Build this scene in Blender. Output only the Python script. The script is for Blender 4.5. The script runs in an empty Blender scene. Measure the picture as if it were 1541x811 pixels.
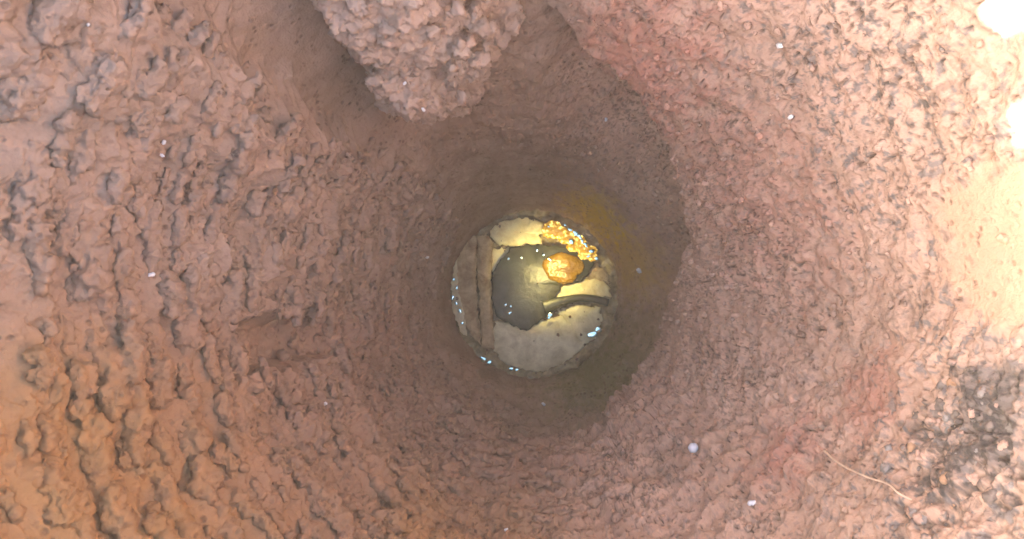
import bpy, math, random
import numpy as np
from mathutils import Vector, Matrix

# ------------------------------------------------------------------ camera, sky, sun, exposure
scene = bpy.context.scene
COL = scene.collection
FPX = 1150.0                                   # focal length in photo pixels (photo is 1541 x 811)
cam_data = bpy.data.cameras.new('camera')
cam = bpy.data.objects.new('camera', cam_data)
COL.objects.link(cam)
cam_data.sensor_width = 36.0
cam_data.lens = FPX / 1541.0 * 36.0
cam_data.clip_start = 0.005
cam_data.clip_end = 500.0
fwd = Vector((-32.5 / FPX, 37.5 / FPX, -1.0)).normalized()
zax = -fwd
xax = Vector((0, 1, 0)).cross(zax).normalized()
yax = zax.cross(xax)
CAMROT = Matrix((xax, yax, zax)).transposed()
cam.rotation_euler = CAMROT.to_euler()
cam_data.dof.use_dof = True
cam_data.dof.focus_distance = 0.36
cam_data.dof.aperture_fstop = 34.0
scene.camera = cam
ROT = np.array(CAMROT)

SUN_EL, SUN_AZ = 23.0, 14.0                    # the sun stands low over the left rim; azimuth of its travel from +X to +Y
world = bpy.data.worlds.new('World')
scene.world = world
world.use_nodes = True
wn = world.node_tree
sky = wn.nodes.new('ShaderNodeTexSky')
sky.sky_type = 'NISHITA'
sky.sun_disc = False
sky.sun_elevation = math.radians(SUN_EL)
sky.sun_rotation = math.radians(-90 - SUN_AZ)  # 0 = +Y, so -90 degrees = -X
sky.air_density = 1.0
sky.dust_density = 5.0
sky.ozone_density = 0.4
bg = wn.nodes['Background']
wn.links.new(sky.outputs[0], bg.inputs[0])
bg.inputs[1].default_value = 0.12
sun_data = bpy.data.lights.new('sun', 'SUN')
sun_data.energy = 2.0
sun_data.angle = math.radians(0.5)
sun_data.color = (1.0, 0.96, 0.9)
sun = bpy.data.objects.new('sun', sun_data)
COL.objects.link(sun)
sd = Vector((math.cos(math.radians(SUN_EL)) * math.cos(math.radians(SUN_AZ)),
             math.cos(math.radians(SUN_EL)) * math.sin(math.radians(SUN_AZ)), -math.sin(math.radians(SUN_EL))))
sun.rotation_euler = sd.to_track_quat('-Z', 'Y').to_euler()

scene.view_settings.view_transform = 'Standard'
scene.view_settings.look = 'None'
scene.view_settings.gamma = 1.0
scene.view_settings.exposure = 3.5
scene.render.engine = 'CYCLES'
scene.cycles.max_bounces = 16
scene.cycles.diffuse_bounces = 5
scene.cycles.glossy_bounces = 4
scene.cycles.transmission_bounces = 6
scene.cycles.volume_bounces = 1
scene.cycles.caustics_reflective = False
scene.cycles.caustics_refractive = False

# ------------------------------------------------------------------ numpy noise
rng = np.random.RandomState(7)
PERM = rng.permutation(256).astype(np.int32)
PERM = np.concatenate([PERM, PERM, PERM])
GR = rng.normal(size=(256, 3)).astype(np.float32)
GR /= np.linalg.norm(GR, axis=1)[:, None]


def perlin(x, y, z):
    xi = np.floor(x).astype(np.int32); yi = np.floor(y).astype(np.int32); zi = np.floor(z).astype(np.int32)
    xf = (x - xi).astype(np.float32); yf = (y - yi).astype(np.float32); zf = (z - zi).astype(np.float32)
    u = xf * xf * xf * (xf * (xf * 6 - 15) + 10)
    v = yf * yf * yf * (yf * (yf * 6 - 15) + 10)
    w = zf * zf * zf * (zf * (zf * 6 - 15) + 10)
    out = 0
    for dx in (0, 1):
        for dy in (0, 1):
            for dz in (0, 1):
                h = PERM[PERM[PERM[(xi + dx) & 255] + ((yi + dy) & 255)] + ((zi + dz) & 255)]
                g = GR[h]
                d = g[..., 0] * (xf - dx) + g[..., 1] * (yf - dy) + g[..., 2] * (zf - dz)
                out = out + d * (u if dx else 1 - u) * (v if dy else 1 - v) * (w if dz else 1 - w)
    return out * 1.5


def fbm(x, y, z, octaves=4, gain=0.5):
    a, s, f = 1.0, 0.0, 1.0
    for o in range(octaves):
        s = s + a * perlin(x * f + 17.3 * o, y * f + 5.1 * o, z * f - 9.7 * o)
        a *= gain; f *= 2.03
    return s


def cells(a, b, K, seed):
    """2-D cellular noise, periodic in a with K cells: F1, F2 and a random value of the nearest cell"""
    r = np.random.RandomState(seed)
    NB = 128
    px = r.rand(K, NB).astype(np.float32); py = r.rand(K, NB).astype(np.float32); pv = r.rand(K, NB).astype(np.float32)
    ai = np.floor(a).astype(np.int32); bi = np.floor(b).astype(np.int32)
    f1 = np.full(a.shape, 9.0, np.float32); f2 = f1.copy(); val = np.zeros(a.shape, np.float32)
    for i in (-1, 0, 1):
        for j in (-1, 0, 1):
            ca, cb = ai + i, bi + j
            ka, kb = ca % K, cb % NB
            d = (ca + 0.08 + 0.84 * px[ka, kb] - a) ** 2 + (cb + 0.08 + 0.84 * py[ka, kb] - b) ** 2
            near = d < f1
            f2 = np.where(near, f1, np.minimum(f2, d))
            val = np.where(near, pv[ka, kb], val)
            f1 = np.where(near, d, f1)
    return np.sqrt(f1), np.sqrt(f2), val


def sstep(e0, e1, x):
    t = np.clip((x - e0) / (e1 - e0), 0, 1)
    return t * t * (3 - 2 * t)


def bump_deg(th, c, w, soft):
    """1 inside c +- w degrees, fading over soft degrees"""
    d = np.abs((np.degrees(th) - c + 180) % 360 - 180)
    return 1 - sstep(w, w + soft, d)


# ------------------------------------------------------------------ custom properties and meshes
def tag(o, label=None, cat=None, group=None, kind=None):
    if label: o['label'] = label
    if cat: o['category'] = cat
    if group: o['group'] = group
    if kind: o['kind'] = kind
    return o


def link(name, me, m=None, parent=None):
    o = bpy.data.objects.new(name, me)
    COL.objects.link(o)
    if m is not None:
        me.materials.clear(); me.materials.append(m)
    if parent is not None: o.parent = parent
    return o


def empty(name, loc):
    o = bpy.data.objects.new(name, None)
    COL.objects.link(o)
    o.location = loc
    o.empty_display_size = 0.01
    return o


def grid_mesh(name, P, wrap=True):
    """P: rows x cols x 3, quads, cols closed round if wrap"""
    nr, nc, _ = P.shape
    idx = np.arange(nr * nc, dtype=np.int32).reshape(nr, nc)
    nxt = np.roll(idx, -1, axis=1)
    if not wrap:
        idx_, nxt = idx[:, :-1], nxt[:, :-1]
    else:
        idx_ = idx
    q = np.stack([idx_[:-1], idx_[1:], nxt[1:], nxt[:-1]], axis=-1).reshape(-1, 4)
    me = bpy.data.meshes.new(name)
    me.vertices.add(nr * nc)
    me.vertices.foreach_set('co', np.ascontiguousarray(P, np.float32).ravel())
    me.loops.add(q.size)
    me.loops.foreach_set('vertex_index', q.ravel().astype(np.int32))
    me.polygons.add(len(q))
    me.polygons.foreach_set('loop_start', np.arange(0, q.size, 4, dtype=np.int32))
    me.update(calc_edges=True)
    me.polygons.foreach_set('use_smooth', np.ones(len(q), bool))
    return me


def float_attr(me, name, vals):
    a = me.attributes.new(name, 'FLOAT', 'POINT')
    a.data.foreach_set('value', np.ascontiguousarray(vals, np.float32).ravel())


# ------------------------------------------------------------------ materials
class NT:
    def __init__(self, name):
        self.m = bpy.data.materials.new(name)
        self.m.use_nodes = True
        self.t = self.m.node_tree
        self.b = self.t.nodes['Principled BSDF']

    def n(self, typ, **kw):
        nd = self.t.nodes.new(typ)
        for k, v in kw.items():
            if isinstance(k, str) and hasattr(nd, k): setattr(nd, k, v)
        return nd

    def l(self, a, b): self.t.links.new(a, b)

    def noise(self, scale, detail=6, rough=0.6, coord=None, dist=0.0):
        nd = self.n('ShaderNodeTexNoise')
        nd.inputs['Scale'].default_value = scale
        nd.inputs['Detail'].default_value = detail
        nd.inputs['Roughness'].default_value = rough
        nd.inputs['Distortion'].default_value = dist
        if coord: self.l(coord, nd.inputs['Vector'])
        return nd.outputs['Fac']

    def ramp(self, fac, stops):
        nd = self.n('ShaderNodeValToRGB')
        e = nd.color_ramp.elements
        while len(e) < len(stops): e.new(0.5)
        for el, (p, c) in zip(e, stops):
            el.position = p
            el.color = (*c, 1) if not isinstance(c, (int, float)) else (c, c, c, 1)
        self.l(fac, nd.inputs[0])
        return nd.outputs[0]

    def mix(self, fac, a, b, mode='MIX'):
        nd = self.n('ShaderNodeMix', data_type='RGBA', blend_type=mode)
        for s, v in ((nd.inputs[0], fac), (nd.inputs[6], a), (nd.inputs[7], b)):
            if isinstance(v, (int, float)): s.default_value = v
            elif isinstance(v, tuple): s.default_value = (*v, 1)
            else: self.l(v, s)
        return nd.outputs[2]

    def math(self, op, a, b=None):
        nd = self.n('ShaderNodeMath', operation=op)
        for s, v in zip(nd.inputs, (a, b)):
            if v is None: continue
            if isinstance(v, (int, float)): s.default_value = v
            else: self.l(v, s)
        return nd.outputs[0]

    def attr(self, name):
        nd = self.n('ShaderNodeAttribute', attribute_name=name)
        return nd.outputs['Fac']

    def bump(self, h, dist, strength=1.0, normal=None):
        nd = self.n('ShaderNodeBump')
        nd.inputs['Distance'].default_value = dist
        nd.inputs['Strength'].default_value = strength
        self.l(h, nd.inputs['Height'])
        if normal: self.l(normal, nd.inputs['Normal'])
        return nd.outputs[0]


def soil_material(name, attrs=True, tone=1.0, tint=None):
    k = NT(name)
    co = k.n('ShaderNodeNewGeometry').outputs['Position']
    big = k.noise(9, 5, 0.55, co)
    mid = k.noise(60, 6, 0.65, co, 0.4)
    fine = k.noise(420, 5, 0.7, co)
    base = k.ramp(mid, [(0.28, (0.26, 0.163, 0.118)), (0.5, (0.345, 0.224, 0.164)), (0.72, (0.43, 0.294, 0.222))])
    pink = k.ramp(big, [(0.35, (0.355, 0.208, 0.158)), (0.65, (0.355, 0.242, 0.186))])
    c = k.mix(0.45, base, pink)
    if tint: c = k.mix(tint[0], c, tint[1])
    if attrs:
        c = k.mix(k.math('MULTIPLY', k.attr('ochre'), k.ramp(mid, [(0.25, 0.65), (0.6, 1.0)])), c, (0.43, 0.23, 0.095))
        c = k.mix(k.math('MULTIPLY', k.attr('right_light'), 0.8), c, k.ramp(mid, [(0.3, (0.58, 0.385, 0.30)), (0.65, (0.74, 0.51, 0.405))]))
        c = k.mix(k.attr('pale'), c, (0.64, 0.41, 0.275))
        c = k.mix(k.math('MULTIPLY', k.attr('mauve'), 0.75), c, k.ramp(mid, [(0.3, (0.33, 0.243, 0.19)), (0.7, (0.49, 0.372, 0.30))]))
        c = k.mix(k.attr('red'), c, (0.47, 0.165, 0.125))
        c = k.mix(k.attr('grey'), c, (0.27, 0.225, 0.21))
        c = k.mix(k.math('MULTIPLY', k.attr('char'), 0.9), c, k.ramp(fine, [(0.4, (0.04, 0.035, 0.034)), (0.58, (0.11, 0.092, 0.085)), (0.68, (0.26, 0.13, 0.07))]))
        c = k.mix(k.attr('gold_glow'), c, (0.66, 0.45, 0.02))
        c = k.mix(k.attr('olive'), c, (0.19, 0.18, 0.075))
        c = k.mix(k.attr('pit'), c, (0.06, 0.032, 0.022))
    speck = k.ramp(k.noise(260, 3, 0.5, co), [(0.60, 0.0), (0.72, 1.0)])
    c = k.mix(k.math('MULTIPLY', speck, 0.35), c, (0.14, 0.075, 0.055))
    k.l(c, k.b.inputs['Base Color'])
    k.b.inputs['Roughness'].default_value = 0.92
    k.b.inputs['Specular IOR Level'].default_value = 0.25
    vor = k.n('ShaderNodeTexVoronoi')
    vor.inputs['Scale'].default_value = 300
    k.l(k.n('ShaderNodeNewGeometry').outputs['Position'], vor.inputs['Vector'])
    sel = k.ramp(k.noise(75, 3, 0.6, co), [(0.48, 0.0), (0.62, 1.0)])
    hole = k.math('MULTIPLY', k.ramp(vor.outputs['Distance'], [(0.16, 1.0), (0.36, 0.0)]), sel)
    c = k.mix(k.math('MULTIPLY', hole, 0.45 if attrs else 0.3), c, (0.10, 0.06, 0.045))
    k.l(c, k.b.inputs['Base Color'])
    grain = k.noise(850, 4, 0.7, co)
    nrm = k.bump(grain, 0.0007, 0.75, k.bump(k.math('SUBTRACT', fine, hole), 0.0011, 0.7))
    k.l(nrm, k.b.inputs['Normal'])
    return k.m


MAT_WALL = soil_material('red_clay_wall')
MAT_CLUMP = soil_material('grey_pink_clay', attrs=False, tint=(0.7, (0.60, 0.47, 0.39)))
MAT_CLOD = soil_material('clay_clod', attrs=False)


def simple(name, col, col2, scale, rough=0.8, spec=0.3, bump=0.0, detail=5):
    k = NT(name)
    co = k.n('ShaderNodeNewGeometry').outputs['Position']
    f = k.noise(scale, detail, 0.65, co, 0.3)
    k.l(k.ramp(f, [(0.32, col2), (0.62, col)]), k.b.inputs['Base Color'])
    k.b.inputs['Roughness'].default_value = rough
    k.b.inputs['Specular IOR Level'].default_value = spec
    if bump: k.l(k.bump(f, bump, 0.8), k.b.inputs['Normal'])
    return k.m


MAT_FLOOR = simple('damp_floor_earth', (0.40, 0.33, 0.19), (0.18, 0.14, 0.08), 110, 0.25, 0.5, 0.002)
MAT_CREAM = simple('pale_yellow_flake', (0.85, 0.78, 0.48), (0.66, 0.54, 0.27), 130, 0.3, 0.5, 0.0016, 9)
MAT_BUFF = simple('pale_grey_flake', (0.78, 0.73, 0.50), (0.50, 0.44, 0.26), 85, 0.3, 0.5, 0.0020, 9)
MAT_BROWN = simple('brown_slab', (0.58, 0.46, 0.28), (0.28, 0.19, 0.11), 120, 0.55, 0.3, 0.0022, 9)
MAT_DARK = simple('dark_green_grey', (0.075, 0.077, 0.053), (0.032, 0.034, 0.025), 60, 0.33, 0.5, 0.0012, 8)
MAT_AMBER = simple('amber_resin', (0.36, 0.21, 0.012), (0.17, 0.085, 0.006), 90, 0.28, 0.5, 0.001)
MAT_QUARTZ = simple('white_quartz', (0.9, 0.9, 0.92), (0.8, 0.8, 0.84), 300, 0.15, 0.6)
MAT_ROOT = simple('pale_root', (0.80, 0.62, 0.46), (0.70, 0.52, 0.38), 300, 0.7, 0.3)
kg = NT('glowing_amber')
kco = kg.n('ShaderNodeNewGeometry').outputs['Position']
kcol = kg.ramp(kg.noise(330, 4, 0.65, kco), [(0.40, (0.05, 0.016, 0.001)), (0.54, (0.16, 0.08, 0.006)), (0.66, (1.0, 0.72, 0.2))])  # hot spots in the emission stand in for glints
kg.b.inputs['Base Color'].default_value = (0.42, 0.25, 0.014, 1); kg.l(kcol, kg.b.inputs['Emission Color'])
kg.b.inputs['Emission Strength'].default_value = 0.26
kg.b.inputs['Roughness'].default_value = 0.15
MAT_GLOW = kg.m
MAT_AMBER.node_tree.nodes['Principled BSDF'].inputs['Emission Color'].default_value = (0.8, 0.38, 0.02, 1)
MAT_AMBER.node_tree.nodes['Principled BSDF'].inputs['Emission Strength'].default_value = 0.002  # faint emission stands in for light passing through the amber
kd = NT('wet_bead')
kd.b.inputs['Base Color'].default_value = (0.55, 0.82, 0.80, 1)
kd.b.inputs['Roughness'].default_value = 0.12
kd.b.inputs['Metallic'].default_value = 0.85
MAT_BEAD = kd.m

# ------------------------------------------------------------------ the hole: profile and relief
D_RIM, D_VIS, D_BOT = 0.055, 0.172, 0.575
PROF = ([D_RIM, 0.19, 0.30, 0.43, 0.52, D_BOT], [0.170, 0.145, 0.120, 0.091, 0.0725, 0.0615])


def dd(r):
    t = np.linspace(0.1, D_BOT, 3000)
    return np.interp(-np.asarray(r, float), -FPX * np.interp(t, *PROF) / t, t)


NC = 1500
rows = np.concatenate([np.linspace(D_RIM, D_VIS, 60)[:-1],
                       D_VIS * (D_BOT / D_VIS) ** np.linspace(0, 1, 800) ** 0.96])
NR = len(rows)
TH, D = np.meshgrid(np.linspace(-np.pi, np.pi, NC, endpoint=False), rows)
TH = TH.astype(np.float32); D = D.astype(np.float32)
CT, ST = np.cos(TH), np.sin(TH)
BASE = np.interp(rows, *PROF).astype(np.float32)[:, None]
R = BASE + 0 * TH
X, Y = R * CT, R * ST
vis = sstep(D_VIS - 0.04, D_VIS, D)

# broad wobble of the bore
R = R + 0.006 * (1 - sstep(0.45, D_BOT, D)) * perlin(CT * 1.3 + 4, ST * 1.3, D * 7)
deep = sstep(dd(300), dd(165), D)

# lip on the right, the bore is wider below it
lip_d = np.interp((np.degrees(TH) + 360) % 360,
                  [0, 20, 34, 53, 71, 90, 180, 262, 285, 298, 332, 360],
                  dd([237, 285, 308, 350, 412, 470, 280, 237, 237, 228, 226, 237]))
lip_d = lip_d + 0.004 * fbm(CT * 6, ST * 6, 0 * D, 3)
lip_m = np.maximum(bump_deg(TH, 12, 66, 14), 0.45 * bump_deg(TH, -75, 20, 25))
before = np.where(D < lip_d, np.exp(-((D - lip_d) / 0.085) ** 2), np.exp(-((D - lip_d) / 0.006) ** 2))
after = sstep(0, 0.012, D - lip_d) * (1 - sstep(0.03, 0.13, D - lip_d))
R = R - 0.0120 * lip_m * before + 0.0120 * lip_m * after

# smooth channel, upper left
ch = bump_deg(TH + 0.06 * fbm(D * 45, CT * 3, ST * 3, 4, 0.7), 128, 10.0, 9.0) * (1 - sstep(dd(385), dd(270), D))
R = R + 0.013 * ch
# smooth gap on the left
gp = bump_deg(TH + 0.05 * perlin(D * 60, CT * 3, ST * 3), 190.5, 3.5, 3.5) * sstep(dd(505), dd(475), D) * (1 - sstep(dd(385), dd(320), D))
R = R + 0.008 * gp

# lump masks
left = np.maximum(bump_deg(TH, 196, 52, 24), 0.75 * bump_deg(TH, 262, 18, 30))
left = left * (1 - ch) * (1 - 0.8 * gp) * (1 - 0.88 * sstep(dd(330), dd(165), D))
right = bump_deg(TH, 0, 60, 40)

# surface coordinates (metres along the wall), warped
w1 = 0.005 * perlin(CT * 9, ST * 9, D * 60); w2 = 0.005 * perlin(CT * 9 + 31, ST * 9, D * 60)
w1 = w1 + 0.0028 * perlin(CT * 34, ST * 34, D * 260); w2 = w2 + 0.0028 * perlin(CT * 34 + 7, ST * 34, D * 260)


def ledges(K, size, seed, fill=0.8, var=0.35, tilt=0.5, pw=3.0):
    """knobbly ledges: the upper envelope of tilted, flat topped knobs that swell downwards and break off sharply"""
    r = np.random.RandomState(seed)
    NB = 256
    px = r.rand(K, NB).astype(np.float32); py = r.rand(K, NB).astype(np.float32)
    pr = (fill * (1 - var + 2 * var * r.rand(K, NB))).astype(np.float32); po = r.rand(K, NB).astype(np.float32)
    a = (TH / (2 * np.pi) + 0.5 + w1 / 0.80) * K
    b = (D + w2) / size + 60
    ai = np.floor(a).astype(np.int32); bi = np.floor(b).astype(np.int32)
    out = np.zeros(a.shape, np.float32)
    for i in (-1, 0, 1):
        for j in (-1, 0, 1):
            ka, kb = (ai + i) % K, (bi + j) % NB
            db = b - (bi + j + py[ka, kb])
            q = ((ai + i + px[ka, kb] - a) ** 2 + db ** 2) / pr[ka, kb] ** 2
            h = np.sqrt(np.clip(1 - q ** (pw / 2), 0, None)) * (0.35 + 0.65 * po[ka, kb] + tilt * db)
            out = np.maximum(out, h)
    return out


kn_b = ledges(16, 0.026, 3)
kn_m = ledges(36, 0.0095, 5)
kn_s = ledges(90, 0.0046, 8)
kn_t = ledges(240, 0.0023, 11, 0.75, 0.4, 0.0, 2.0)
patch = sstep(-0.35, 0.25, fbm(CT * 3.5, ST * 3.5, D * 18 + 3, 3))
fine_f = fbm(CT * 40, ST * 40, D * 300, 4, 0.6)
big_p = sstep(-0.2, 0.3, perlin(CT * 3 + 8, ST * 3, D * 22))
crust = 0.0062 * kn_b * big_p + 0.0050 * kn_m * (0.55 + 0.45 * patch) + 0.0026 * kn_s * (0.6 + 0.4 * patch) + 0.0010 * kn_t + 0.0008 * fine_f
R = R - left * crust
# the crust stands proud of the channel, upper left
R = R - 0.004 * bump_deg(TH, 148, 6, 6) * (1 - sstep(dd(390), dd(270), D)) * (1 - ch)
# shallow relief elsewhere
spn = fbm(CT * 10 + 3, ST * 10, D * 70, 4, 0.6)
smooth_p = sstep(0.25, 0.80, bump_deg(TH, 6, 3, 13) * (1 - sstep(dd(700), dd(560), D)) + 0.22 * spn)
rest = (1 - left) * (1 - 0.75 * ch) * (1 - 0.92 * smooth_p)
R = R - rest * (0.0002 * kn_t + 0.0004 * fbm(CT * 110, ST * 110, D * 700, 2, 0.6)) * (0.3 + 0.7 * (1 - deep)) * (0.35 + 0.65 * patch)
R = R + (1 - 0.6 * ch) * (1 - 0.5 * deep) * 0.0022 * fbm(CT * 13, ST * 13, D * 90, 3, 0.5) * (1 - 0.8 * smooth_p)
# rings below, the foot of the bore
ringm = bump_deg(TH, 240, 70, 40) * sstep(dd(390), dd(260), D)
R = R - 0.0042 * ringm * fbm(CT * 2.5, ST * 2.5, D * 95 + 2, 3) * (1 - sstep(dd(160), dd(130), D))

# stepped ledges that run round the bore, left and below
ledm = np.maximum(bump_deg(TH, 205, 62, 25), 0.8 * bump_deg(TH, 275, 45, 30)) * (1 - 0.9 * ch) * (1 - 0.8 * gp) * sstep(dd(760), dd(520), D) * (1 - sstep(dd(165), dd(135), D))
lph = D / 0.0105 + 0.9 * fbm(CT * 2.2, ST * 2.2, D * 14 + 5, 3) + 0.18 * perlin(CT * 22, ST * 22, D * 90)
lfr = lph - np.floor(lph)
saw = lfr ** 1.3 * (1 - sstep(0.86, 1.0, lfr))
R = R - 0.0058 * ledm * saw * (0.35 + 0.65 * sstep(-0.3, 0.3, perlin(CT * 7 + np.floor(lph) * 3.1, ST * 7, 0 * D)))

# pits and cracks on the right wall
pw = 0.25 * perlin(CT * 30, ST * 30, D * 200)
pn = perlin(CT * 60 + pw, ST * 60, D * 190 + ST * 60)
pm = sstep(-0.3, 0.3, fbm(CT * 4 + 2, ST * 4, D * 16, 2))
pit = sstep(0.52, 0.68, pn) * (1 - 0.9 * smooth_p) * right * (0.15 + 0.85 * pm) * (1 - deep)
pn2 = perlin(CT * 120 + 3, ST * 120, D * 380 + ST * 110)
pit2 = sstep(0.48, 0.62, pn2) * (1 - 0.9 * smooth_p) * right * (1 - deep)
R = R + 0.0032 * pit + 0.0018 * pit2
peb = bump_deg(TH, -22, 10, 12) * (1 - sstep(dd(640), dd(480), D))
R = R - peb * (0.0040 * kn_s + 0.0018 * kn_t)

# rim: two unseen low places, cut in the left edge so two flecks of sun get in
def ray(px, py):
    v = ROT @ np.array([(px - 770.5) / FPX, -(py - 405.5) / FPX, -1.0])
    return v / np.linalg.norm(v)


def hit(px, py):
    v = ray(px, py)
    t = np.linspace(0.06, 0.9, 4000)
    p = v[None] * t[:, None]
    d = -p[:, 2]
    ci = np.round((np.arctan2(p[:, 1], p[:, 0]) + np.pi) / (2 * np.pi) * NC).astype(int) % NC
    ri = np.clip(np.searchsorted(rows, d), 0, NR - 1)
    ok = (np.hypot(p[:, 0], p[:, 1]) >= R[ri, ci]) & (d > D_RIM)
    ok |= d > D_BOT
    i = int(np.argmax(ok))
    return p[i]


L_ = -np.array(sd)
notch = np.zeros(NC, np.float32)
sun_gullies = []
th1 = TH[0]


def add_notch(px, py, w):
    T = hit(px, py)
    s = np.linspace(0.1, 0.8, 4000)
    q = T[None] + L_[None] * s[:, None]
    rimr = np.interp(np.arctan2(q[:, 1], q[:, 0]), th1, R[0])
    i = int(np.argmax(np.hypot(q[:, 0], q[:, 1]) > rimr))
    t0 = math.atan2(q[i, 1], q[i, 0])
    dep = -D_RIM - q[i, 2]
    a = np.abs((th1 - t0 + np.pi) % (2 * np.pi) - np.pi) * 0.18
    print('notch', px, py, 'depth', round(dep, 4), 'theta', math.degrees(t0))
    sun_gullies.append((q[i, :2].copy(), max(0.0, dep + w * 0.9), w))
    np.maximum(notch, max(0.0, dep + w * 0.9) * (1 - sstep(w * 0.75, w * 1.15, a)), out=notch)


add_notch(1515, 14, 0.0075)
add_notch(1540, 185, 0.0070)
add_notch(1541, 100, 0.0)
add_notch(1541, 300, 0.0)
add_notch(1541, 500, 0.0)
add_notch(1480, 100, 0.0)
DD = np.maximum(np.broadcast_to(rows[:, None], D.shape), D_RIM + notch[None, :]) + 0.25 * left * (crust - 0.006)
WX, WY, WZ = R * CT, R * ST, -DD
WALL = np.stack([WX, WY, WZ], -1).astype(np.float32)


def proj(P):
    q = P @ ROT
    return 770.5 + FPX * q[..., 0] / -q[..., 2], 405.5 - FPX * q[..., 1] / -q[..., 2]


def blob(cx, cy, rx, ry, soft=0.6, nz=0.45, rot=0.0, sc=1.0):
    """a patch of colour on the wall centred where the given direction meets it; lives on the wall's own surface"""
    p = hit(cx, cy)
    th0, d0 = math.atan2(p[1], p[0]), -p[2]
    rr = math.hypot(p[0], p[1])
    a = ((TH - th0 + np.pi) % (2 * np.pi) - np.pi) * rr
    b = D - d0
    a, b = a * math.cos(rot) + b * math.sin(rot), -a * math.sin(rot) + b * math.cos(rot)
    q = np.sqrt((a / rx) ** 2 + (b / ry) ** 2) + nz * fbm(CT * 14 * sc, ST * 14 * sc, D * 110 * sc, 4, 0.6)
    return 1 - sstep(1 - soft, 1 + soft * 0.4, q)


me = grid_mesh('hole_wall', WALL)
GRIDS = {}


def keep_attr(me, name, vals):
    GRIDS[name] = vals
    float_attr(me, name, vals)


def borrow_attrs(me, loc=(0, 0, 0), skip=('pit',)):
    n = len(me.vertices)
    co = np.zeros(n * 3, np.float32); me.vertices.foreach_get('co', co); co = co.reshape(-1, 3) + np.array(loc, np.float32)
    ci = np.round((np.arctan2(co[:, 1], co[:, 0]) + np.pi) / (2 * np.pi) * NC).astype(int) % NC
    ri = np.clip(np.searchsorted(rows, -co[:, 2]), 0, NR - 1)
    for k_, g in GRIDS.items():
        if k_ not in skip: float_attr(me, k_, g[ri, ci])


cl = lambda a: np.clip(a, 0, 1)
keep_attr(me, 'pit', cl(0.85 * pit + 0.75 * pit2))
ochre = cl(0.62 * bump_deg(TH, 224, 20, 26) * (1 - sstep(dd(720), dd(420), D)) * (0.6 + 0.4 * patch) + 0.85 * blob(30, 820, 0.12, 0.05, 1.0, 0.25) + 0.45 * bump_deg(TH, 285, 40, 20) * (1 - sstep(dd(470), dd(290), D)) * (0.5 + 0.5 * patch) + 0.4 * blob(680, 830, 0.10, 0.06, 1.0, 0.25) + 0.4 * blob(300, 800, 0.12, 0.05, 1.0, 0.25) + 0.4 * blob(1250, 790, 0.10, 0.06, 0.9))
keep_attr(me, 'ochre', ochre)
keep_attr(me, 'pale', cl(0.75 * smooth_p))
keep_attr(me, 'red', cl(0.55 * blob(960, 110, 0.03, 0.05, 0.9) + 0.5 * blob(1180, 680, 0.02, 0.02, 0.9) + 0.45 * blob(1310, 600, 0.02, 0.02, 0.9) + 0.35 * blob(1130, 300, 0.05, 0.05, 1.0)))
gn = sstep(0.15, 0.65, fbm(CT * 34, ST * 34, D * 230, 4, 0.75))
grey = cl(gn * (blob(1440, 690, 0.05, 0.045, 0.9) + blob(1330, 130, 0.07, 0.05, 1.0) + 0.7 * blob(1500, 560, 0.05, 0.03, 0.9)) +
          0.95 * blob(1505, 620, 0.022, 0.016, 0.8) + 0.5 * gn * blob(1420, 700, 0.03, 0.03, 0.8) + 0.45 * gn * right)
keep_attr(me, 'grey', cl(grey * (1 - 0.95 * smooth_p)))
keep_attr(me, 'gold_glow', cl(blob(895, 325, 0.026, 0.045, 1.0, 0.25) + 0.5 * blob(945, 390, 0.03, 0.05, 1.0, 0.25)))  # golden light by the floor rim, painted into the clay colour
keep_attr(me, 'olive', cl(0.95 * blob(900, 560, 0.05, 0.08, 1.0, 0.25)))  # darker olive tone on the wall, below right of the floor
keep_attr(me, 'mauve', cl(bump_deg(TH, 135, 36, 26) * (1 - 0.3 * patch) + 0.5 * deep))
cn = sstep(-0.15, 0.35, fbm(CT * 26 + 5, ST * 26, D * 180, 4, 0.75))
keep_attr(me, 'char', cl(blob(1500, 625, 0.020, 0.020, 0.9) * (0.5 + 0.5 * cn) + cn * blob(1430, 690, 0.026, 0.026, 0.9) + 0.55 * cn * blob(1385, 120, 0.02, 0.02, 0.9) + 0.4 * cn * blob(1360, 470, 0.010, 0.02, 0.9) + 0.6 * right * (1 - deep) * (1 - smooth_p) * sstep(0.28, 0.5, fbm(CT * 48 + 9, ST * 48, D * 300, 3, 0.7)) * pm))
keep_attr(me, 'right_light', cl(right * (0.75 + 0.25 * patch) * (1 - 0.6 * deep)))  # paler clay on the right, with its stronger light painted in
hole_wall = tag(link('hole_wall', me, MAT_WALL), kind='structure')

# ground round the mouth
gr_r = np.concatenate([[0.0], np.geomspace(0.004, 30.0, 70)])
GT, GD = np.meshgrid(np.linspace(-np.pi, np.pi, NC, endpoint=False), gr_r)
rim_R = R[0][None, :]
GR_ = rim_R + GD
gx, gy = GR_ * np.cos(GT), GR_ * np.sin(GT)
gz = -D_RIM + (0.010 * fbm(gx * 14, gy * 14, 0 * gx, 4) + 0.004 * fbm(gx * 70, gy * 70, 0 * gx, 3)) * sstep(0.02, 0.25, GD)
lx = L_[:2] / np.linalg.norm(L_[:2])
gul = np.zeros_like(gz)
for p0, dep, w in sun_gullies:                     # little gullies added out of view, sunward, to keep the two flecks lit
    ax, ay = gx - p0[0], gy - p0[1]
    along = ax * lx[0] + ay * lx[1]
    perp = np.abs(ax * lx[1] - ay * lx[0])
    if w > 0: gul = np.maximum(gul, np.clip(dep * 1.15 - 0.36 * np.maximum(along, 0), 0, None) * (1 - sstep(w * 0.8, w * 1.2, perp)) * (along > -0.03))
gz = gz - gul
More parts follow.
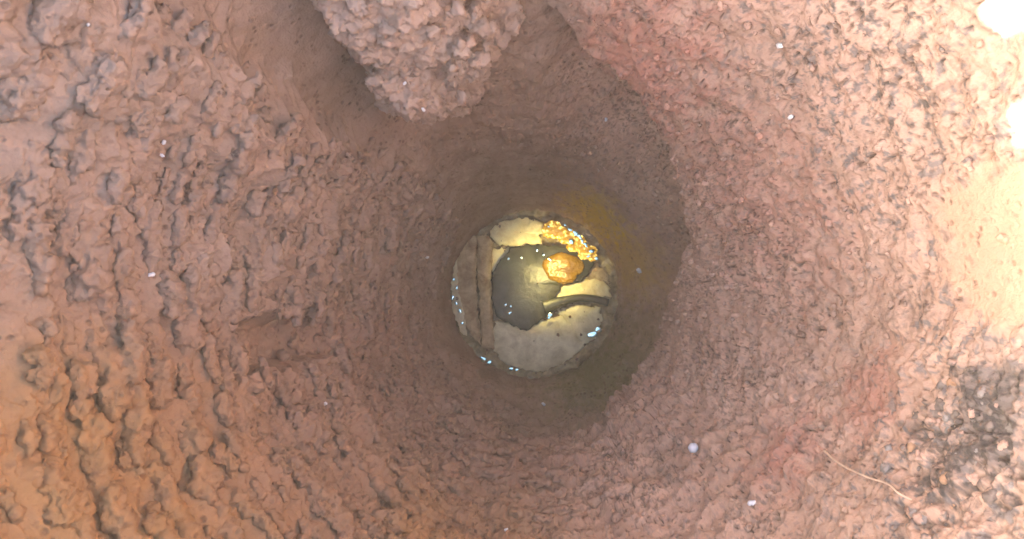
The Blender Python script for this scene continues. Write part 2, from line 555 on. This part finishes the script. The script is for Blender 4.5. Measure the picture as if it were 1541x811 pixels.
gz[0] = np.minimum(gz[0], -D_RIM - notch)
gme = grid_mesh('ground', np.stack([gx, gy, gz], -1)[:, ::2][:, :, :][::-1])
ground = tag(link('ground', gme, MAT_CLOD), kind='structure')

# floor of the hole
fr = np.linspace(0, 0.072, 90)
FT, FR = np.meshgrid(np.linspace(-np.pi, np.pi, 300, endpoint=False), fr)
fx, fy = FR * np.cos(FT), FR * np.sin(FT)
fz = -D_BOT + 0.0052 + 0.0034 * fbm(fx * 75, fy * 75, 0 * fx, 5, 0.6) 
floor = tag(link('hole_floor', grid_mesh('hole_floor', np.stack([fx, fy, fz], -1)[::-1]), MAT_FLOOR), kind='structure')


# ------------------------------------------------------------------ crumbly lumps from many small blobs
def crumb_mesh(name, balls, voxel, rough=0.0022, seed=0, smooth=3, freq=None):
    """one closed mesh grown round a list of (x, y, z, radius), remeshed and roughened"""
    t = 1.618
    iv = np.array([(-1, t, 0), (1, t, 0), (-1, -t, 0), (1, -t, 0), (0, -1, t), (0, 1, t), (0, -1, -t), (0, 1, -t),
                   (t, 0, -1), (t, 0, 1), (-t, 0, -1), (-t, 0, 1)], float)
    iv /= np.linalg.norm(iv[0])
    it = [(0, 11, 5), (0, 5, 1), (0, 1, 7), (0, 7, 10), (0, 10, 11), (1, 5, 9), (5, 11, 4), (11, 10, 2), (10, 7, 6), (7, 1, 8),
          (3, 9, 4), (3, 4, 2), (3, 2, 6), (3, 6, 8), (3, 8, 9), (4, 9, 5), (2, 4, 11), (6, 2, 10), (8, 6, 7), (9, 8, 1)]
    fs = []
    vl = [tuple(p) for p in iv]
    mid = {}

    def mp(a, b):
        kk = (min(a, b), max(a, b))
        if kk not in mid:
            p = iv[a] + iv[b]; vl.append(tuple(p / np.linalg.norm(p))); mid[kk] = len(vl) - 1
        return mid[kk]
    for a, b, c in it:
        ab, bc, ca = mp(a, b), mp(b, c), mp(c, a)
        fs += [(a, ab, ca), (b, bc, ab), (c, ca, bc), (ab, bc, ca)]
    iv, it = np.array(vl), fs
    V, F = [], []
    for (x, y, z, r) in balls:
        o = len(V)
        V += [tuple(p) for p in iv * r + np.array([x, y, z])]
        F += [(a + o, b + o, c + o) for a, b, c in it]
    me = bpy.data.meshes.new(name)
    me.from_pydata(V, [], F)
    ob = bpy.data.objects.new(name, me)
    COL.objects.link(ob)
    md = ob.modifiers.new('r', 'REMESH'); md.mode = 'VOXEL'; md.voxel_size = voxel; md.use_smooth_shade = True
    sm = ob.modifiers.new('s', 'SMOOTH'); sm.iterations = smooth
    dg = bpy.context.evaluated_depsgraph_get()
    out = bpy.data.meshes.new_from_object(ob.evaluated_get(dg))
    bpy.data.objects.remove(ob); bpy.data.meshes.remove(me)
    n = len(out.vertices)
    co = np.zeros(n * 3, np.float32); out.vertices.foreach_get('co', co); co = co.reshape(-1, 3)
    no = np.zeros(n * 3, np.float32); out.vertices.foreach_get('normal', no); no = no.reshape(-1, 3)
    s = freq or 0.75 / rough
    x, y, z = (co * s).T + seed * 3.7
    h = fbm(x * 0.5, y * 0.5, z * 0.5, 2) * 0.9 - np.abs(perlin(x, y, z)) * 1.0 + 0.45 * fbm(x * 2.4, y * 2.4, z * 2.4, 3, 0.65) + 0.2
    co = co + no * (rough * h)[:, None]
    out.vertices.foreach_set('co', np.ascontiguousarray(co, np.float32).ravel())
    out.update()
    out.name = name
    return out


def toward(px, py, k):
    """a point on the line of sight, a fraction k short of the wall"""
    return hit(px, py) * (1 - k)


R2 = random.Random(4)
balls = []
outline = [(-70, 470, 770), (-30, 482, 765), (0, 498, 750), (30, 512, 745), (55, 530, 738), (90, 566, 728), (120, 570, 715), (145, 582, 700),
           (160, 614, 688), (176, 624, 665), (184, 636, 652)]
oy = [o[0] for o in outline]; ol = [o[1] for o in outline]; orr = [o[2] for o in outline]
for i in range(620):
    py = -70 + 226 * R2.random() ** 0.9
    l, r = np.interp(py, oy, ol), np.interp(py, oy, orr)
    f = R2.random()
    px = l + (r - l) * f
    side = 1 - max(0.0, (f - 0.35) / 0.65) ** 1.2          # sinks back into the wall on the right
    edge = min(1, min(f, 1 - f) * 4)
    kk = 0.02 + side * (0.10 + 0.05 * edge * R2.random()) * (0.75 + 0.25 * (py + 70) / 256)
    rr_ = R2.choice((0.0018, 0.0024, 0.003, 0.004, 0.0052, 0.0068))
    if kk < 0.05: rr_ *= 0.8
    px = min(max(px, l + rr_ * 3000), r - rr_ * 2500) if r - l > 70 else (l + r) / 2
    p = toward(px, min(py, 188 - rr_ * 3000), kk)
    balls.append((*p, rr_))
    if i % 2 == 0:                                         # root it in the wall
        balls.append((*toward(px, py, kk * 0.45), 0.007))
for i in range(420):                                       # ragged crumbs along its edges, and a low skirt on the right
    py = R2.uniform(-70, 182)
    l, r = np.interp(py, oy, ol), np.interp(py, oy, orr)
    if i % 3 == 0: balls.append((*toward(l + R2.uniform(-14, 8), py, R2.uniform(0.06, 0.14)), R2.uniform(0.0011, 0.0026)))
    elif i % 3 == 2: balls.append((*toward(R2.uniform(l + 8, r), py, R2.uniform(0.09, 0.14)), R2.uniform(0.0016, 0.0032)))
    elif py < 60 and i % 3 == 1: balls.append((*toward(r + R2.uniform(-30, 25), py, R2.uniform(0.0, 0.03)), R2.uniform(0.0025, 0.006)))
cm = crumb_mesh('soil_clump', balls, 0.0008, 0.0032, 1, 2, 230)
clump = link('soil_clump', cm, MAT_CLUMP)
tag(clump, 'big crumbly pinkish grey clump of clay hanging into the hole at the top', 'soil clump')


def wall_r(th, d):
    ci = int(round((th + math.pi) / (2 * math.pi) * NC)) % NC
    return float(R[min(NR - 1, int(np.searchsorted(rows, d))), ci])


# the knobbly crust: ragged rings of fused nodules on the left half
R3 = random.Random(21)
cb = []
d = 0.150
while d < float(dd(160)):
    f = (d - 0.15) / (float(dd(160)) - 0.15)
    th = math.radians(138)
    phase = R3.uniform(0, 6)
    while th < math.radians(318):
        deg = math.degrees(th)
        ww = 0.5 + 0.5 * math.sin(deg * 0.11 + d * 90) * math.sin(deg * 0.043 + d * 37 + 1)
        big = (0.55 + 0.62 * ww) * (1.15 if 190 < deg < 250 and f < 0.45 else 1.0) * (1 - 0.35 * f)
        ln = R3.uniform(0.007, 0.022) * big                     # along the ring
        r0 = R3.uniform(0.0024, 0.0043) * big
        dj = d + 0.004 * math.sin(deg * 0.09 + phase) + 0.003 * math.sin(deg * 0.31 + phase * 2) + R3.uniform(-0.0020, 0.0020)
        ci = int(round((((th + math.pi) % (2 * math.pi))) / (2 * math.pi) * NC)) % NC
        ri = min(NR - 1, int(np.searchsorted(rows, dj)))
        m_ = float(left[ri, ci]) * (1 - float(ch[ri, ci])) * (1 - 0.9 * float(gp[ri, ci]))
        lim = 0.10 if deg < 262 else 0.10 + 0.5 * (deg - 262) / 56
        if m_ > lim and R3.random() < (0.93 if deg < 258 else 0.6):
            rr = wall_r(((th + math.pi) % (2 * math.pi)) - math.pi, dj)
            nb = max(2, int(ln / (r0 * 0.9)) + 1)
            out_ = R3.uniform(0.10, 0.85) * (1 - 0.25 * f)
            for q in range(nb):
                u = (q + 0.5) / nb - 0.5
                rq = r0 * R3.uniform(0.7, 1.25) * (1 - 0.5 * abs(u))
                tq = th + (u * ln + R3.uniform(-.001, .001)) / rr
                pr_ = rr - rq * out_ + 0.0006
                cb.append((pr_ * math.cos(tq), pr_ * math.sin(tq), -(dj + R3.uniform(-.35, .35) * r0), rq))
        th += (ln + r0 * 1.1) / 0.12
    d += (0.0047 + 0.0030 * R3.random()) * (1 - 0.30 * f)
crust_me = crumb_mesh('clay_crust', cb, 0.0008, 0.0016, 5, smooth=1)
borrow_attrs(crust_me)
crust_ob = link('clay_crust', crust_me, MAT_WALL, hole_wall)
print('crust', len(cb), len(crust_me.polygons))

# loose crumbs stuck all over the smoother right and lower wall
gb = []
for i in range(2600):
    th = math.radians(R3.uniform(-105, 85))
    q = R3.random()
    dj = D_VIS + 0.01 + (float(dd(215)) - D_VIS) * q ** 0.85
    ri = int(np.searchsorted(rows, dj)); ci = int(round((th + math.pi) / (2 * math.pi) * NC)) % NC
    if R3.random() < 0.9 * float(smooth_p[ri, ci]): continue
    rc = 0.0004 + 0.0014 * R3.random() ** 3
    rr = float(R[ri, ci]) - 0.35 * rc
    for _ in range(2):
        gb.append((rr * math.cos(th) + R3.uniform(-.6, .6) * rc, rr * math.sin(th) + R3.uniform(-.6, .6) * rc, -dj + R3.uniform(-.6, .6) * rc, rc * R3.uniform(.7, 1)))
gm = crumb_mesh('wall_grit', gb, 0.00045, 0.0005, 13, 1)
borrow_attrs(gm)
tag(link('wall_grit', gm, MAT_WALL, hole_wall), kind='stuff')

# ------------------------------------------------------------------ what lies on the floor of the hole
def crop(cx, cy, h=0.0):
    """a spot on the floor, h above it"""
    px, py = 640 + cx / 2.703, 300 + cy / 2.703
    v = ray(px, py)
    return v * ((D_BOT - 0.006 - h) / -v[2])


def slab(name, poly, h, thick, m, seed, dome=0.0, tilt=(0, 0), parent=None, jag=0.0016, n=110, wav=0.0008):
    pts = np.array([crop(x, y, h) for x, y in poly])
    c = pts[:, :2].mean(0)
    closed = np.vstack([pts, pts[:1]])[:, :2]
    seg = np.linalg.norm(np.diff(closed, axis=0), axis=1)
    cum = np.concatenate([[0], np.cumsum(seg)])
    tt = np.linspace(0, cum[-1], n, endpoint=False)
    ox = np.interp(tt, cum, closed[:, 0]); oy_ = np.interp(tt, cum, closed[:, 1])
    jx = fbm(ox * 260 + seed, oy_ * 260, 0 * ox, 3) * jag; jy = fbm(ox * 260 + 9, oy_ * 260 + seed, 0 * ox, 3) * jag
    ox0, oy0 = ox, oy_
    ox, oy_ = ox + jx, oy_ + jy
    rings = [(1.0, -thick), (1.0, -0.25 * thick), (0.985, -0.08 * thick), (0.95, 0), (0.8, 0), (0.6, 0), (0.4, 0), (0.2, 0), (0.02, 0)]
    P = []
    for s, dz in rings:
        kj = 1.0 if s > 0.9 else 0.0
        x = c[0] + ((ox0 - c[0]) + (ox - ox0) * kj) * s; y = c[1] + ((oy0 - c[1]) + (oy_ - oy0) * kj) * s
        z = dz + dome * (1 - s * s) + wav * fbm(x * 70 + seed * 5, y * 70, 0 * x + seed, 3) * (0.3 if dz else 1)
        z = z + (x - c[0]) * tilt[0] + (y - c[1]) * tilt[1]
        P.append(np.stack([x, y, z + pts[0, 2]], -1))
    P = np.array(P)
    org = np.array([c[0], c[1], pts[0, 2]])
    me = grid_mesh(name, P - org)
    o = link(name, me, m)
    o.location = org
    return o


def stain(poly, **kw): return poly


tag(slab('bark_slab', [(150, 190), (190, 150), (215, 150), (205, 300), (215, 450), (225, 590), (190, 560), (150, 470), (128, 370), (130, 260)], 0.0035, 0.004, MAT_BROWN, 3, 0.002),
    'rough brown slab at the left edge of the hole floor', 'slab')
tag(slab('bark_slab', [(212, 148), (250, 140), (275, 175), (270, 300), (272, 450), (280, 610), (232, 606), (222, 450), (210, 300)], 0.004, 0.004, MAT_BROWN, 5, 0.002),
    'brown upright strip touching the left side of the dark round leaf', 'slab')
tag(slab('stone_flake', [(120, 245), (146, 258), (142, 380), (164, 480), (166, 555), (140, 540), (112, 440), (104, 340)], 0.003, 0.003, MAT_BUFF, 7, 0.001),
    'thin greyish sliver along the far left rim of the hole floor', 'stone flake')
tag(slab('stone_flake', [(258, 132), (300, 92), (380, 76), (450, 80), (482, 104), (490, 132), (462, 142), (482, 186), (400, 190), (300, 188), (268, 158)], 0.0045, 0.003, MAT_CREAM, 11, 0.0012),
    'bright pale yellow flake at the top of the hole floor', 'stone flake')
tag(slab('stone_flake', [(268, 204), (345, 194), (372, 215), (320, 260), (285, 300), (268, 290)], 0.003, 0.003, MAT_CREAM, 13, 0.0008),
    'small pale yellow flake peeping out at the upper left of the dark leaf', 'stone flake')
tag(slab('stone_flake', [(525, 345), (600, 328), (700, 324), (748, 350), (758, 395), (700, 396), (620, 396), (525, 408)], 0.003, 0.003, MAT_CREAM, 17, 0.001),
    'pale yellow flake between the orange lump and the leaf stalk', 'stone flake')
tag(slab('stone_flake', [(284, 490), (330, 500), (410, 510), (480, 490), (560, 470), (600, 520), (650, 600), (560, 672), (460, 702), (390, 692), (305, 655), (276, 600)], 0.003, 0.005, MAT_BUFF, 19, 0.003),
    'largest pale grey flake at the bottom of the hole floor', 'stone flake')
tag(slab('stone_flake', [(530, 450), (620, 428), (710, 440), (722, 490), (690, 565), (640, 600), (590, 520)], 0.002, 0.004, MAT_BUFF, 23, 0.002),
    'pale buff flake under the leaf stalk at the right', 'stone flake')
tag(slab('stone_flake', [(640, 250), (700, 262), (740, 300), (745, 340), (690, 330), (630, 330)], 0.002, 0.004, MAT_BROWN, 29, 0.002),
    'tan brown chip at the right of the orange lump', 'stone flake')

leaf = empty('dark_leaf', crop(380, 360, 0.006))
tag(leaf, 'dark grey green round leaf with a curved stalk lying on the pale flakes', 'leaf')


def child(o, root):
    o.parent = root
    o.location = Vector(o.location) - root.location


blade = slab('blade', [(345, 196), (420, 186), (500, 188), (580, 190), (650, 225), (690, 262), (640, 330), (560, 350), (528, 400), (505, 470), (455, 505), (412, 532), (350, 512), (295, 485), (272, 420), (268, 320), (300, 245)],
             0.007, 0.002, MAT_DARK, 31, 0.0022, n=140, wav=0.0004)
child(blade, leaf)


def tube(name, pts, rad, m, seg=10, parent=None, flat=1.0):
    pts = [Vector(p) for p in pts]
    P = []
    for i, p in enumerate(pts):
        t = (pts[min(i + 1, len(pts) - 1)] - pts[max(i - 1, 0)]).normalized()
        u = t.cross(Vector((0, 0, 1))).normalized(); v = u.cross(t)
        r = rad[i] if isinstance(rad, (list, tuple)) else rad
        P.append([tuple(p + u * r * math.cos(a) + v * r * flat * math.sin(a)) for a in [2 * math.pi * k / seg for k in range(seg)]])
    P.insert(0, [tuple(pts[0])] * seg); P.append([tuple(pts[-1])] * seg)
    return link(name, grid_mesh(name, np.array(P)), m)


def spline(ctrl, n=24):
    c = np.array(ctrl, float); t = np.linspace(0, len(c) - 1, n)
    out = []
    for q in t:
        i = min(int(q), len(c) - 2); f = q - i
        p0, p1, p2, p3 = c[max(i - 1, 0)], c[i], c[i + 1], c[min(i + 2, len(c) - 1)]
        out.append(0.5 * ((2 * p1) + (-p0 + p2) * f + (2 * p0 - 5 * p1 + 4 * p2 - p3) * f * f + (-p0 + 3 * p1 - 3 * p2 + p3) * f ** 3))
    return out


sp = spline([crop(480, 440, 0.0075), crop(540, 420, 0.0075), crop(610, 402, 0.007), (crop(680, 404, 0.006)), crop(745, 420, 0.005)])
stalk = tube('stalk', sp, [0.0060 - 0.0032 * min(1, i / 10) for i in range(24)], MAT_DARK, 10, flat=0.4)
stalk.parent = leaf
stalk.matrix_parent_inverse = Matrix.Translation(-Vector(leaf.location))


def lump(name, cx, cy, r, h, m, seed, n=9, flat=0.6, voxel=0.0009, rough=0.0012):
    q = random.Random(seed)
    bl = [(q.uniform(-.55, .55) * r, q.uniform(-.5, .5) * r, q.uniform(-.2, .2) * r, r * q.uniform(.4, .62)) for _ in range(n)]
    me = crumb_mesh(name, bl, voxel, rough, seed)
    o = link(name, me, m)
    o.location = crop(cx, cy, h); o.scale = (1, 0.85, flat)
    return o


tag(lump('amber_lump', 565, 280, 0.0145, 0.009, MAT_AMBER, 6, 18, 0.30, 0.0007, 0.0008), 'large rounded orange amber lump on the dark leaf', 'amber lump')
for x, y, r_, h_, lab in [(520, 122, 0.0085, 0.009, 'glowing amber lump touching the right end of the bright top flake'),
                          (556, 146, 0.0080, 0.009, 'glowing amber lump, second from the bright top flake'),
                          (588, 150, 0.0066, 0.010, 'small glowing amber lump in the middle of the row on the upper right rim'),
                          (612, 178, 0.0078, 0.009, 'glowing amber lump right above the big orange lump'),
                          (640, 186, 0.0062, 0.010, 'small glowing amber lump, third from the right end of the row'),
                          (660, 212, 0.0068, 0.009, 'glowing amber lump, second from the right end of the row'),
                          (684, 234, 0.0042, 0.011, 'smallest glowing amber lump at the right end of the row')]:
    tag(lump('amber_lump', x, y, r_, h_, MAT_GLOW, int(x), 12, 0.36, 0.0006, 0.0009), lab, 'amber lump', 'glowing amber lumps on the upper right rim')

floor_spot = bpy.data.lights.new('added_floor_light', 'SPOT')  # spot added in mid-air to brighten the floor; no lamp hangs there
floor_spot.energy = 0.018
floor_spot.spot_size = math.radians(100)
floor_spot.spot_blend = 0.7
floor_spot.shadow_soft_size = 0.006
floor_spot.color = (1.0, 0.79, 0.26)
floor_spot_ob = bpy.data.objects.new('added_floor_light', floor_spot)
COL.objects.link(floor_spot_ob)
floor_spot_ob.location = crop(500, 285, 0.050)

q = random.Random(77)
gb = []
for i in range(260):
    a, rr_ = q.uniform(0, 6.283), 0.058 * (q.random() ** 0.42)
    x, y = rr_ * math.cos(a), rr_ * math.sin(a)
    gb.append((x, y, -(D_BOT - 0.006) + q.uniform(0.0005, 0.0045), 0.0004 + 0.0012 * q.random() ** 3))
tag(link('floor_grit', crumb_mesh('floor_grit', gb, 0.0004, 0.0004, 9, 1), simple('wet_grit', (0.30, 0.22, 0.14), (0.14, 0.10, 0.06), 400, 0.4, 0.4)), kind='stuff')

# wet glinting beads round the edge of the floor
bq = random.Random(12)
bead_me = []
for b in range(5):
    q = random.Random(40 + b)
    bm_ = crumb_mesh('wet_bead', [(q.uniform(-1, 1) * .0011, q.uniform(-.6, .6) * .0006, 0, .0007 * q.uniform(.7, 1.2)) for _ in range(5)], 0.00025, 0.00015, b)
    bm_.materials.append(MAT_BEAD)
    bead_me.append(bm_)


def bead(x, y, s_, h, ang, lab, grp=None):
    o = link('wet_bead', bead_me[bq.randrange(5)])
    o.location = crop(x, y, h)
    o.rotation_euler = (bq.uniform(-.05, .05), bq.uniform(-.05, .05), ang)
    o.scale = (s_, s_, 0.22 * s_)
    tag(o, lab, 'bead', grp)


bq.random()
for a in [(685, 552, 3.3, .008, -0.4, 'largest cyan glinting bead, at the lower right edge of the pale flakes'),
          (710, 526, 2.3, .008, 0.5, 'cyan glinting bead just above the largest cyan bead'),
          (238, 653, 2.3, .006, -0.6, 'cyan glinting bead at the lower left edge of the hole floor'),
          (262, 664, 1.8, .006, -0.2, 'cyan bead touching the right side of the lower left cyan bead'),
          (352, 690, 1.5, .006, 0, 'pale cyan bead at the bottom edge of the largest grey flake'),
          (370, 694, 1.2, .006, .3, 'dimmer bead beside the pale cyan bead at the bottom edge'),
          (510, 466, 1.6, .013, .9, 'pale glinting bead on the lower edge of the dark leaf'),
          (505, 482, 1.1, .012, .2, 'small pale bead just below the one on the leaf edge')]:
    bead(*a)
for x, y, s_, ang in [(115, 322, 1.0, 1.4), (126, 362, 1.3, 1.2), (110, 395, 1.7, 1.5), (126, 425, 1.2, 1.8), (142, 452, 1.6, 1.2), (150, 500, 1.0, 1.6)]:
    bead(x, y, s_, .007, ang, 'glinting bead in the row along the left rim of the hole floor', 'glinting beads along the left rim')
for x, y, s_ in [(590, 125, 1.6), (615, 140, 2.2), (592, 168, 1.9), (630, 152, 1.5), (655, 185, 1.4), (680, 212, 1.8), (700, 240, 1.3), (570, 105, 1.0),
                 (500, 110, .9), (640, 172, 1.1), (665, 232, 1.2)]:
    bead(x, y, s_, .0135, bq.uniform(-1.2, 0), 'glinting bead among the amber lumps on the upper right rim', 'glinting beads among the amber')
for x, y, s_ in [(340, 240, .9), (390, 238, .8), (325, 430, .9), (345, 460, .9), (348, 436, .7), (480, 225, .9), (505, 245, 1.0), (455, 205, 1.0)]:
    bead(x, y, s_, .0125, bq.uniform(0, 3), 'tiny pale speck on the dark round leaf', 'pale specks on the dark leaf')

# ------------------------------------------------------------------ loose clods and pebbles
R4 = random.Random(33)
clod_me = []
for b in range(8):
    q = random.Random(300 + b)
    cmx = crumb_mesh('clod', [(q.uniform(-1, 1) * .0075, q.uniform(-1, 1) * .004, q.uniform(-.002, .002), .0045 * q.uniform(.6, 1.15)) for _ in range(9)], 0.0008, 0.0026, 30 + b, 1)
    cmx.materials.append(MAT_CLOD)
    clod_me.append(cmx)


def on_wall(o, px, py, sink, sc, spin):
    p = Vector(hit(px, py))
    inward = Vector((-p.x, -p.y, 0)).normalized()
    tang = Vector((0, 0, 1)).cross(inward)
    m3 = Matrix((tang, inward.cross(tang) * -1, inward)).transposed()
    o.matrix_world = Matrix.Translation(p + inward * sink) @ m3.to_4x4() @ Matrix.Rotation(spin, 4, 'Z') @ Matrix.Diagonal((sc, sc, sc * 0.8, 1))


clods = [(120, 375, 2.6), (640, 765, 1.9), (585, 790, 1.5), (700, 770, 1.2), (265, 395, 1.1), (85, 345, 1.0), (385, 640, 1.7), (440, 700, 1.5), (330, 690, 1.6),
         (470, 640, 1.0), (520, 585, 1.3), (480, 765, 1.4), (130, 640, 2.0), (190, 700, 1.5), (60, 560, 1.6), (230, 520, 1.2), (40, 250, 1.8), (30, 120, 2.2),
         (150, 130, 2.0), (210, 175, 1.4), (300, 250, 1.1), (420, 200, 1.0), (520, 240, 0.9), (560, 470, 0.9), (380, 380, 0.9), (1110, 560, 1.0), (1080, 620, 0.8),
         (90, 760, 1.9), (240, 780, 1.4), (320, 560, 1.0), (200, 300, 1.2), (980, 740, 0.9), (900, 760, 0.8), (1000, 700, 0.7), (820, 780, 0.9)]
for i, (x, y, sc) in enumerate(clods):
    sc *= 0.48
    m_i = clod_me[i % 8].copy()
    o = link('clod', m_i, MAT_WALL)
    on_wall(o, x, y, 0.001 * sc, sc * R4.uniform(0.8, 1.1), R4.uniform(-0.4, 0.4))
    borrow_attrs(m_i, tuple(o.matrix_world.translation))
    o.parent = hole_wall
peb_me = []
for mi, mm in enumerate((simple('grey_pebble', (0.34, 0.30, 0.28), (0.2, 0.175, 0.165), 200, 0.8, 0.3, 0.0006),
                         simple('dark_pebble', (0.24, 0.19, 0.165), (0.14, 0.11, 0.095), 200, 0.75, 0.3, 0.0006),
                         simple('rust_pebble', (0.50, 0.31, 0.19), (0.40, 0.23, 0.14), 200, 0.85, 0.3, 0.0006),
                         simple('pink_pebble', (0.55, 0.37, 0.30), (0.42, 0.27, 0.21), 200, 0.85, 0.3, 0.0006))):
    for b in range(2):
        q = random.Random(500 + mi * 2 + b)
        pm_ = crumb_mesh('pebble', [(q.uniform(-1, 1) * .0012, q.uniform(-1, 1) * .001, q.uniform(-.0006, .0006), .0015 * q.uniform(.7, 1.15)) for _ in range(5)], 0.0004, 0.0005, 60 + mi * 2 + b, 1)
        pm_.materials.append(mm)
        peb_me.append(pm_)
PN = ('grey', 'dark', 'rusty', 'pink')
for i in range(75):
    a = R4.uniform(0, 6.283); rr_ = R4.random() ** 0.6
    if i < 75: x, y = 1430 + 105 * rr_ * math.cos(a), 690 + 115 * rr_ * math.sin(a)
    else: x, y = 1430 + 90 * rr_ * math.cos(a), 105 + 85 * rr_ * math.sin(a)
    x, y = min(x, 1536), min(y, 806)
    kd_ = R4.choice((0, 0, 0, 1, 1, 2, 3, 3))
    o = link('pebble', peb_me[kd_ * 2 + i % 2])
    on_wall(o, x, y, -0.0009, 0.35 + 0.75 * R4.random() ** 2, R4.uniform(0, 6.28))
    tag(o, PN[kd_] + (' pebble bedded in the grit of the lower right wall' if i < 75 else ' pebble bedded in the upper right wall near the sunny flecks'), 'pebble',
        PN[kd_] + (' pebbles in the lower right grit' if i < 75 else ' pebbles on the upper right wall'))

# ------------------------------------------------------------------ pale grains and a root on the wall
grain_me = []
for s in range(3):
    q = random.Random(70 + s)
    grain_me.append(crumb_mesh('quartz_grain', [(q.uniform(-1, 1) * .0006, q.uniform(-1, 1) * .0005, 0, .0009 * q.uniform(.8, 1.1)) for _ in range(4)], 0.0003, 0.0003, s))
grains = [(1043, 674, 2.0, 'round blue white grain on the lower right wall, largest of the pale grains'),
          (1174, 68, 1.5, 'bright white grain high on the right wall'),
          (246, 214, 1.0, 'white grain on the left crust, upper one of a close pair'),
          (244, 234, .85, 'white grain on the left crust, lower one of a close pair'),
          (228, 413, 1.1, 'white grain on the middle of the left crust'),
          (490, 607, 1.0, 'white grain on the lower left crust near the dark shaft'),
          (643, 387, .8, 'faint white grain on the dark wall left of the hole floor'),
          (962, 407, 1.3, 'pale sliver on the dark wall right of the hole floor'),
          (818, 608, .8, 'faint grain on the dark wall below the hole floor'),
          (609, 125, .9, 'white grain on the left side of the hanging clump'),
          (637, 165, .9, 'white grain near the tip of the hanging clump'),
          (912, 180, .8, 'faint white grain on the dark wall under the right lip'),
          (1190, 176, 1.2, 'pale grain beside grey specks on the upper right wall'),
          (1132, 757, 1.4, 'grey white grain at the bottom right edge'),
          (762, 797, .8, 'tiny white grain at the bottom edge of the picture'),
          (133, 37, .8, 'small pale grain at the upper left')]
for i, (x, y, s, lab) in enumerate(grains):
    o = link('quartz_grain', grain_me[i % 3], MAT_QUARTZ) if i < 3 and i >= 0 else link('quartz_grain', grain_me[i % 3])
    if i == 0: o.data = crumb_mesh('quartz_grain', [(0, 0, 0, .0013), (.0002, .0001, 0, .0012)], 0.0002, 0.0001, 3); o.data.materials.append(simple('blue_white_grain', (0.82, 0.88, 0.97), (0.75, 0.82, 0.95), 300, 0.2, 0.6))
    p = toward(x, y, 0.006) if i not in (9, 10) else toward(x, y, 0.20)
    o.location = p; o.scale = (s * np.linalg.norm(p) / 0.4,) * 3
    o.rotation_euler = (i, i * 2.0, i * .7)
    tag(o, lab, 'grain', 'pale grains on the wall')
rp_ = spline([toward(1240, 678, .012), toward(1262, 697, .02), toward(1300, 716, .022), toward(1335, 728, .018), toward(1352, 742, .02), toward(1372, 752, .01)], 26)
tag(tube('root_hair', rp_, [0.00042 - 0.0002 * i / 26 for i in range(26)], MAT_ROOT, 6), 'thin pale root lying on the lower right wall', 'root')


# ------------------------------------------------------------------ the dusty damp air
hz = bpy.data.meshes.new('haze')
B0, B1 = -1.6, 0.07
hv = [(sx * 40, sy * 40, z) for z in (B0, B1) for sx, sy in ((-1, -1), (1, -1), (1, 1), (-1, 1))]
hz.from_pydata(hv, [], [(3, 2, 1, 0), (4, 5, 6, 7), (0, 1, 5, 4), (1, 2, 6, 5), (2, 3, 7, 6), (3, 0, 4, 7)])
hm = bpy.data.materials.new('haze')
hm.use_nodes = True
for nd in list(hm.node_tree.nodes):
    if nd.type == 'BSDF_PRINCIPLED': hm.node_tree.nodes.remove(nd)
pv = hm.node_tree.nodes.new('ShaderNodeVolumePrincipled')
pv.inputs['Color'].default_value = (0.92, 0.84, 0.68, 1)
pv.inputs['Density'].default_value = 0.085
hm.node_tree.links.new(pv.outputs[0], hm.node_tree.nodes['Material Output'].inputs['Volume'])
tag(link('haze', hz, hm), kind='stuff')
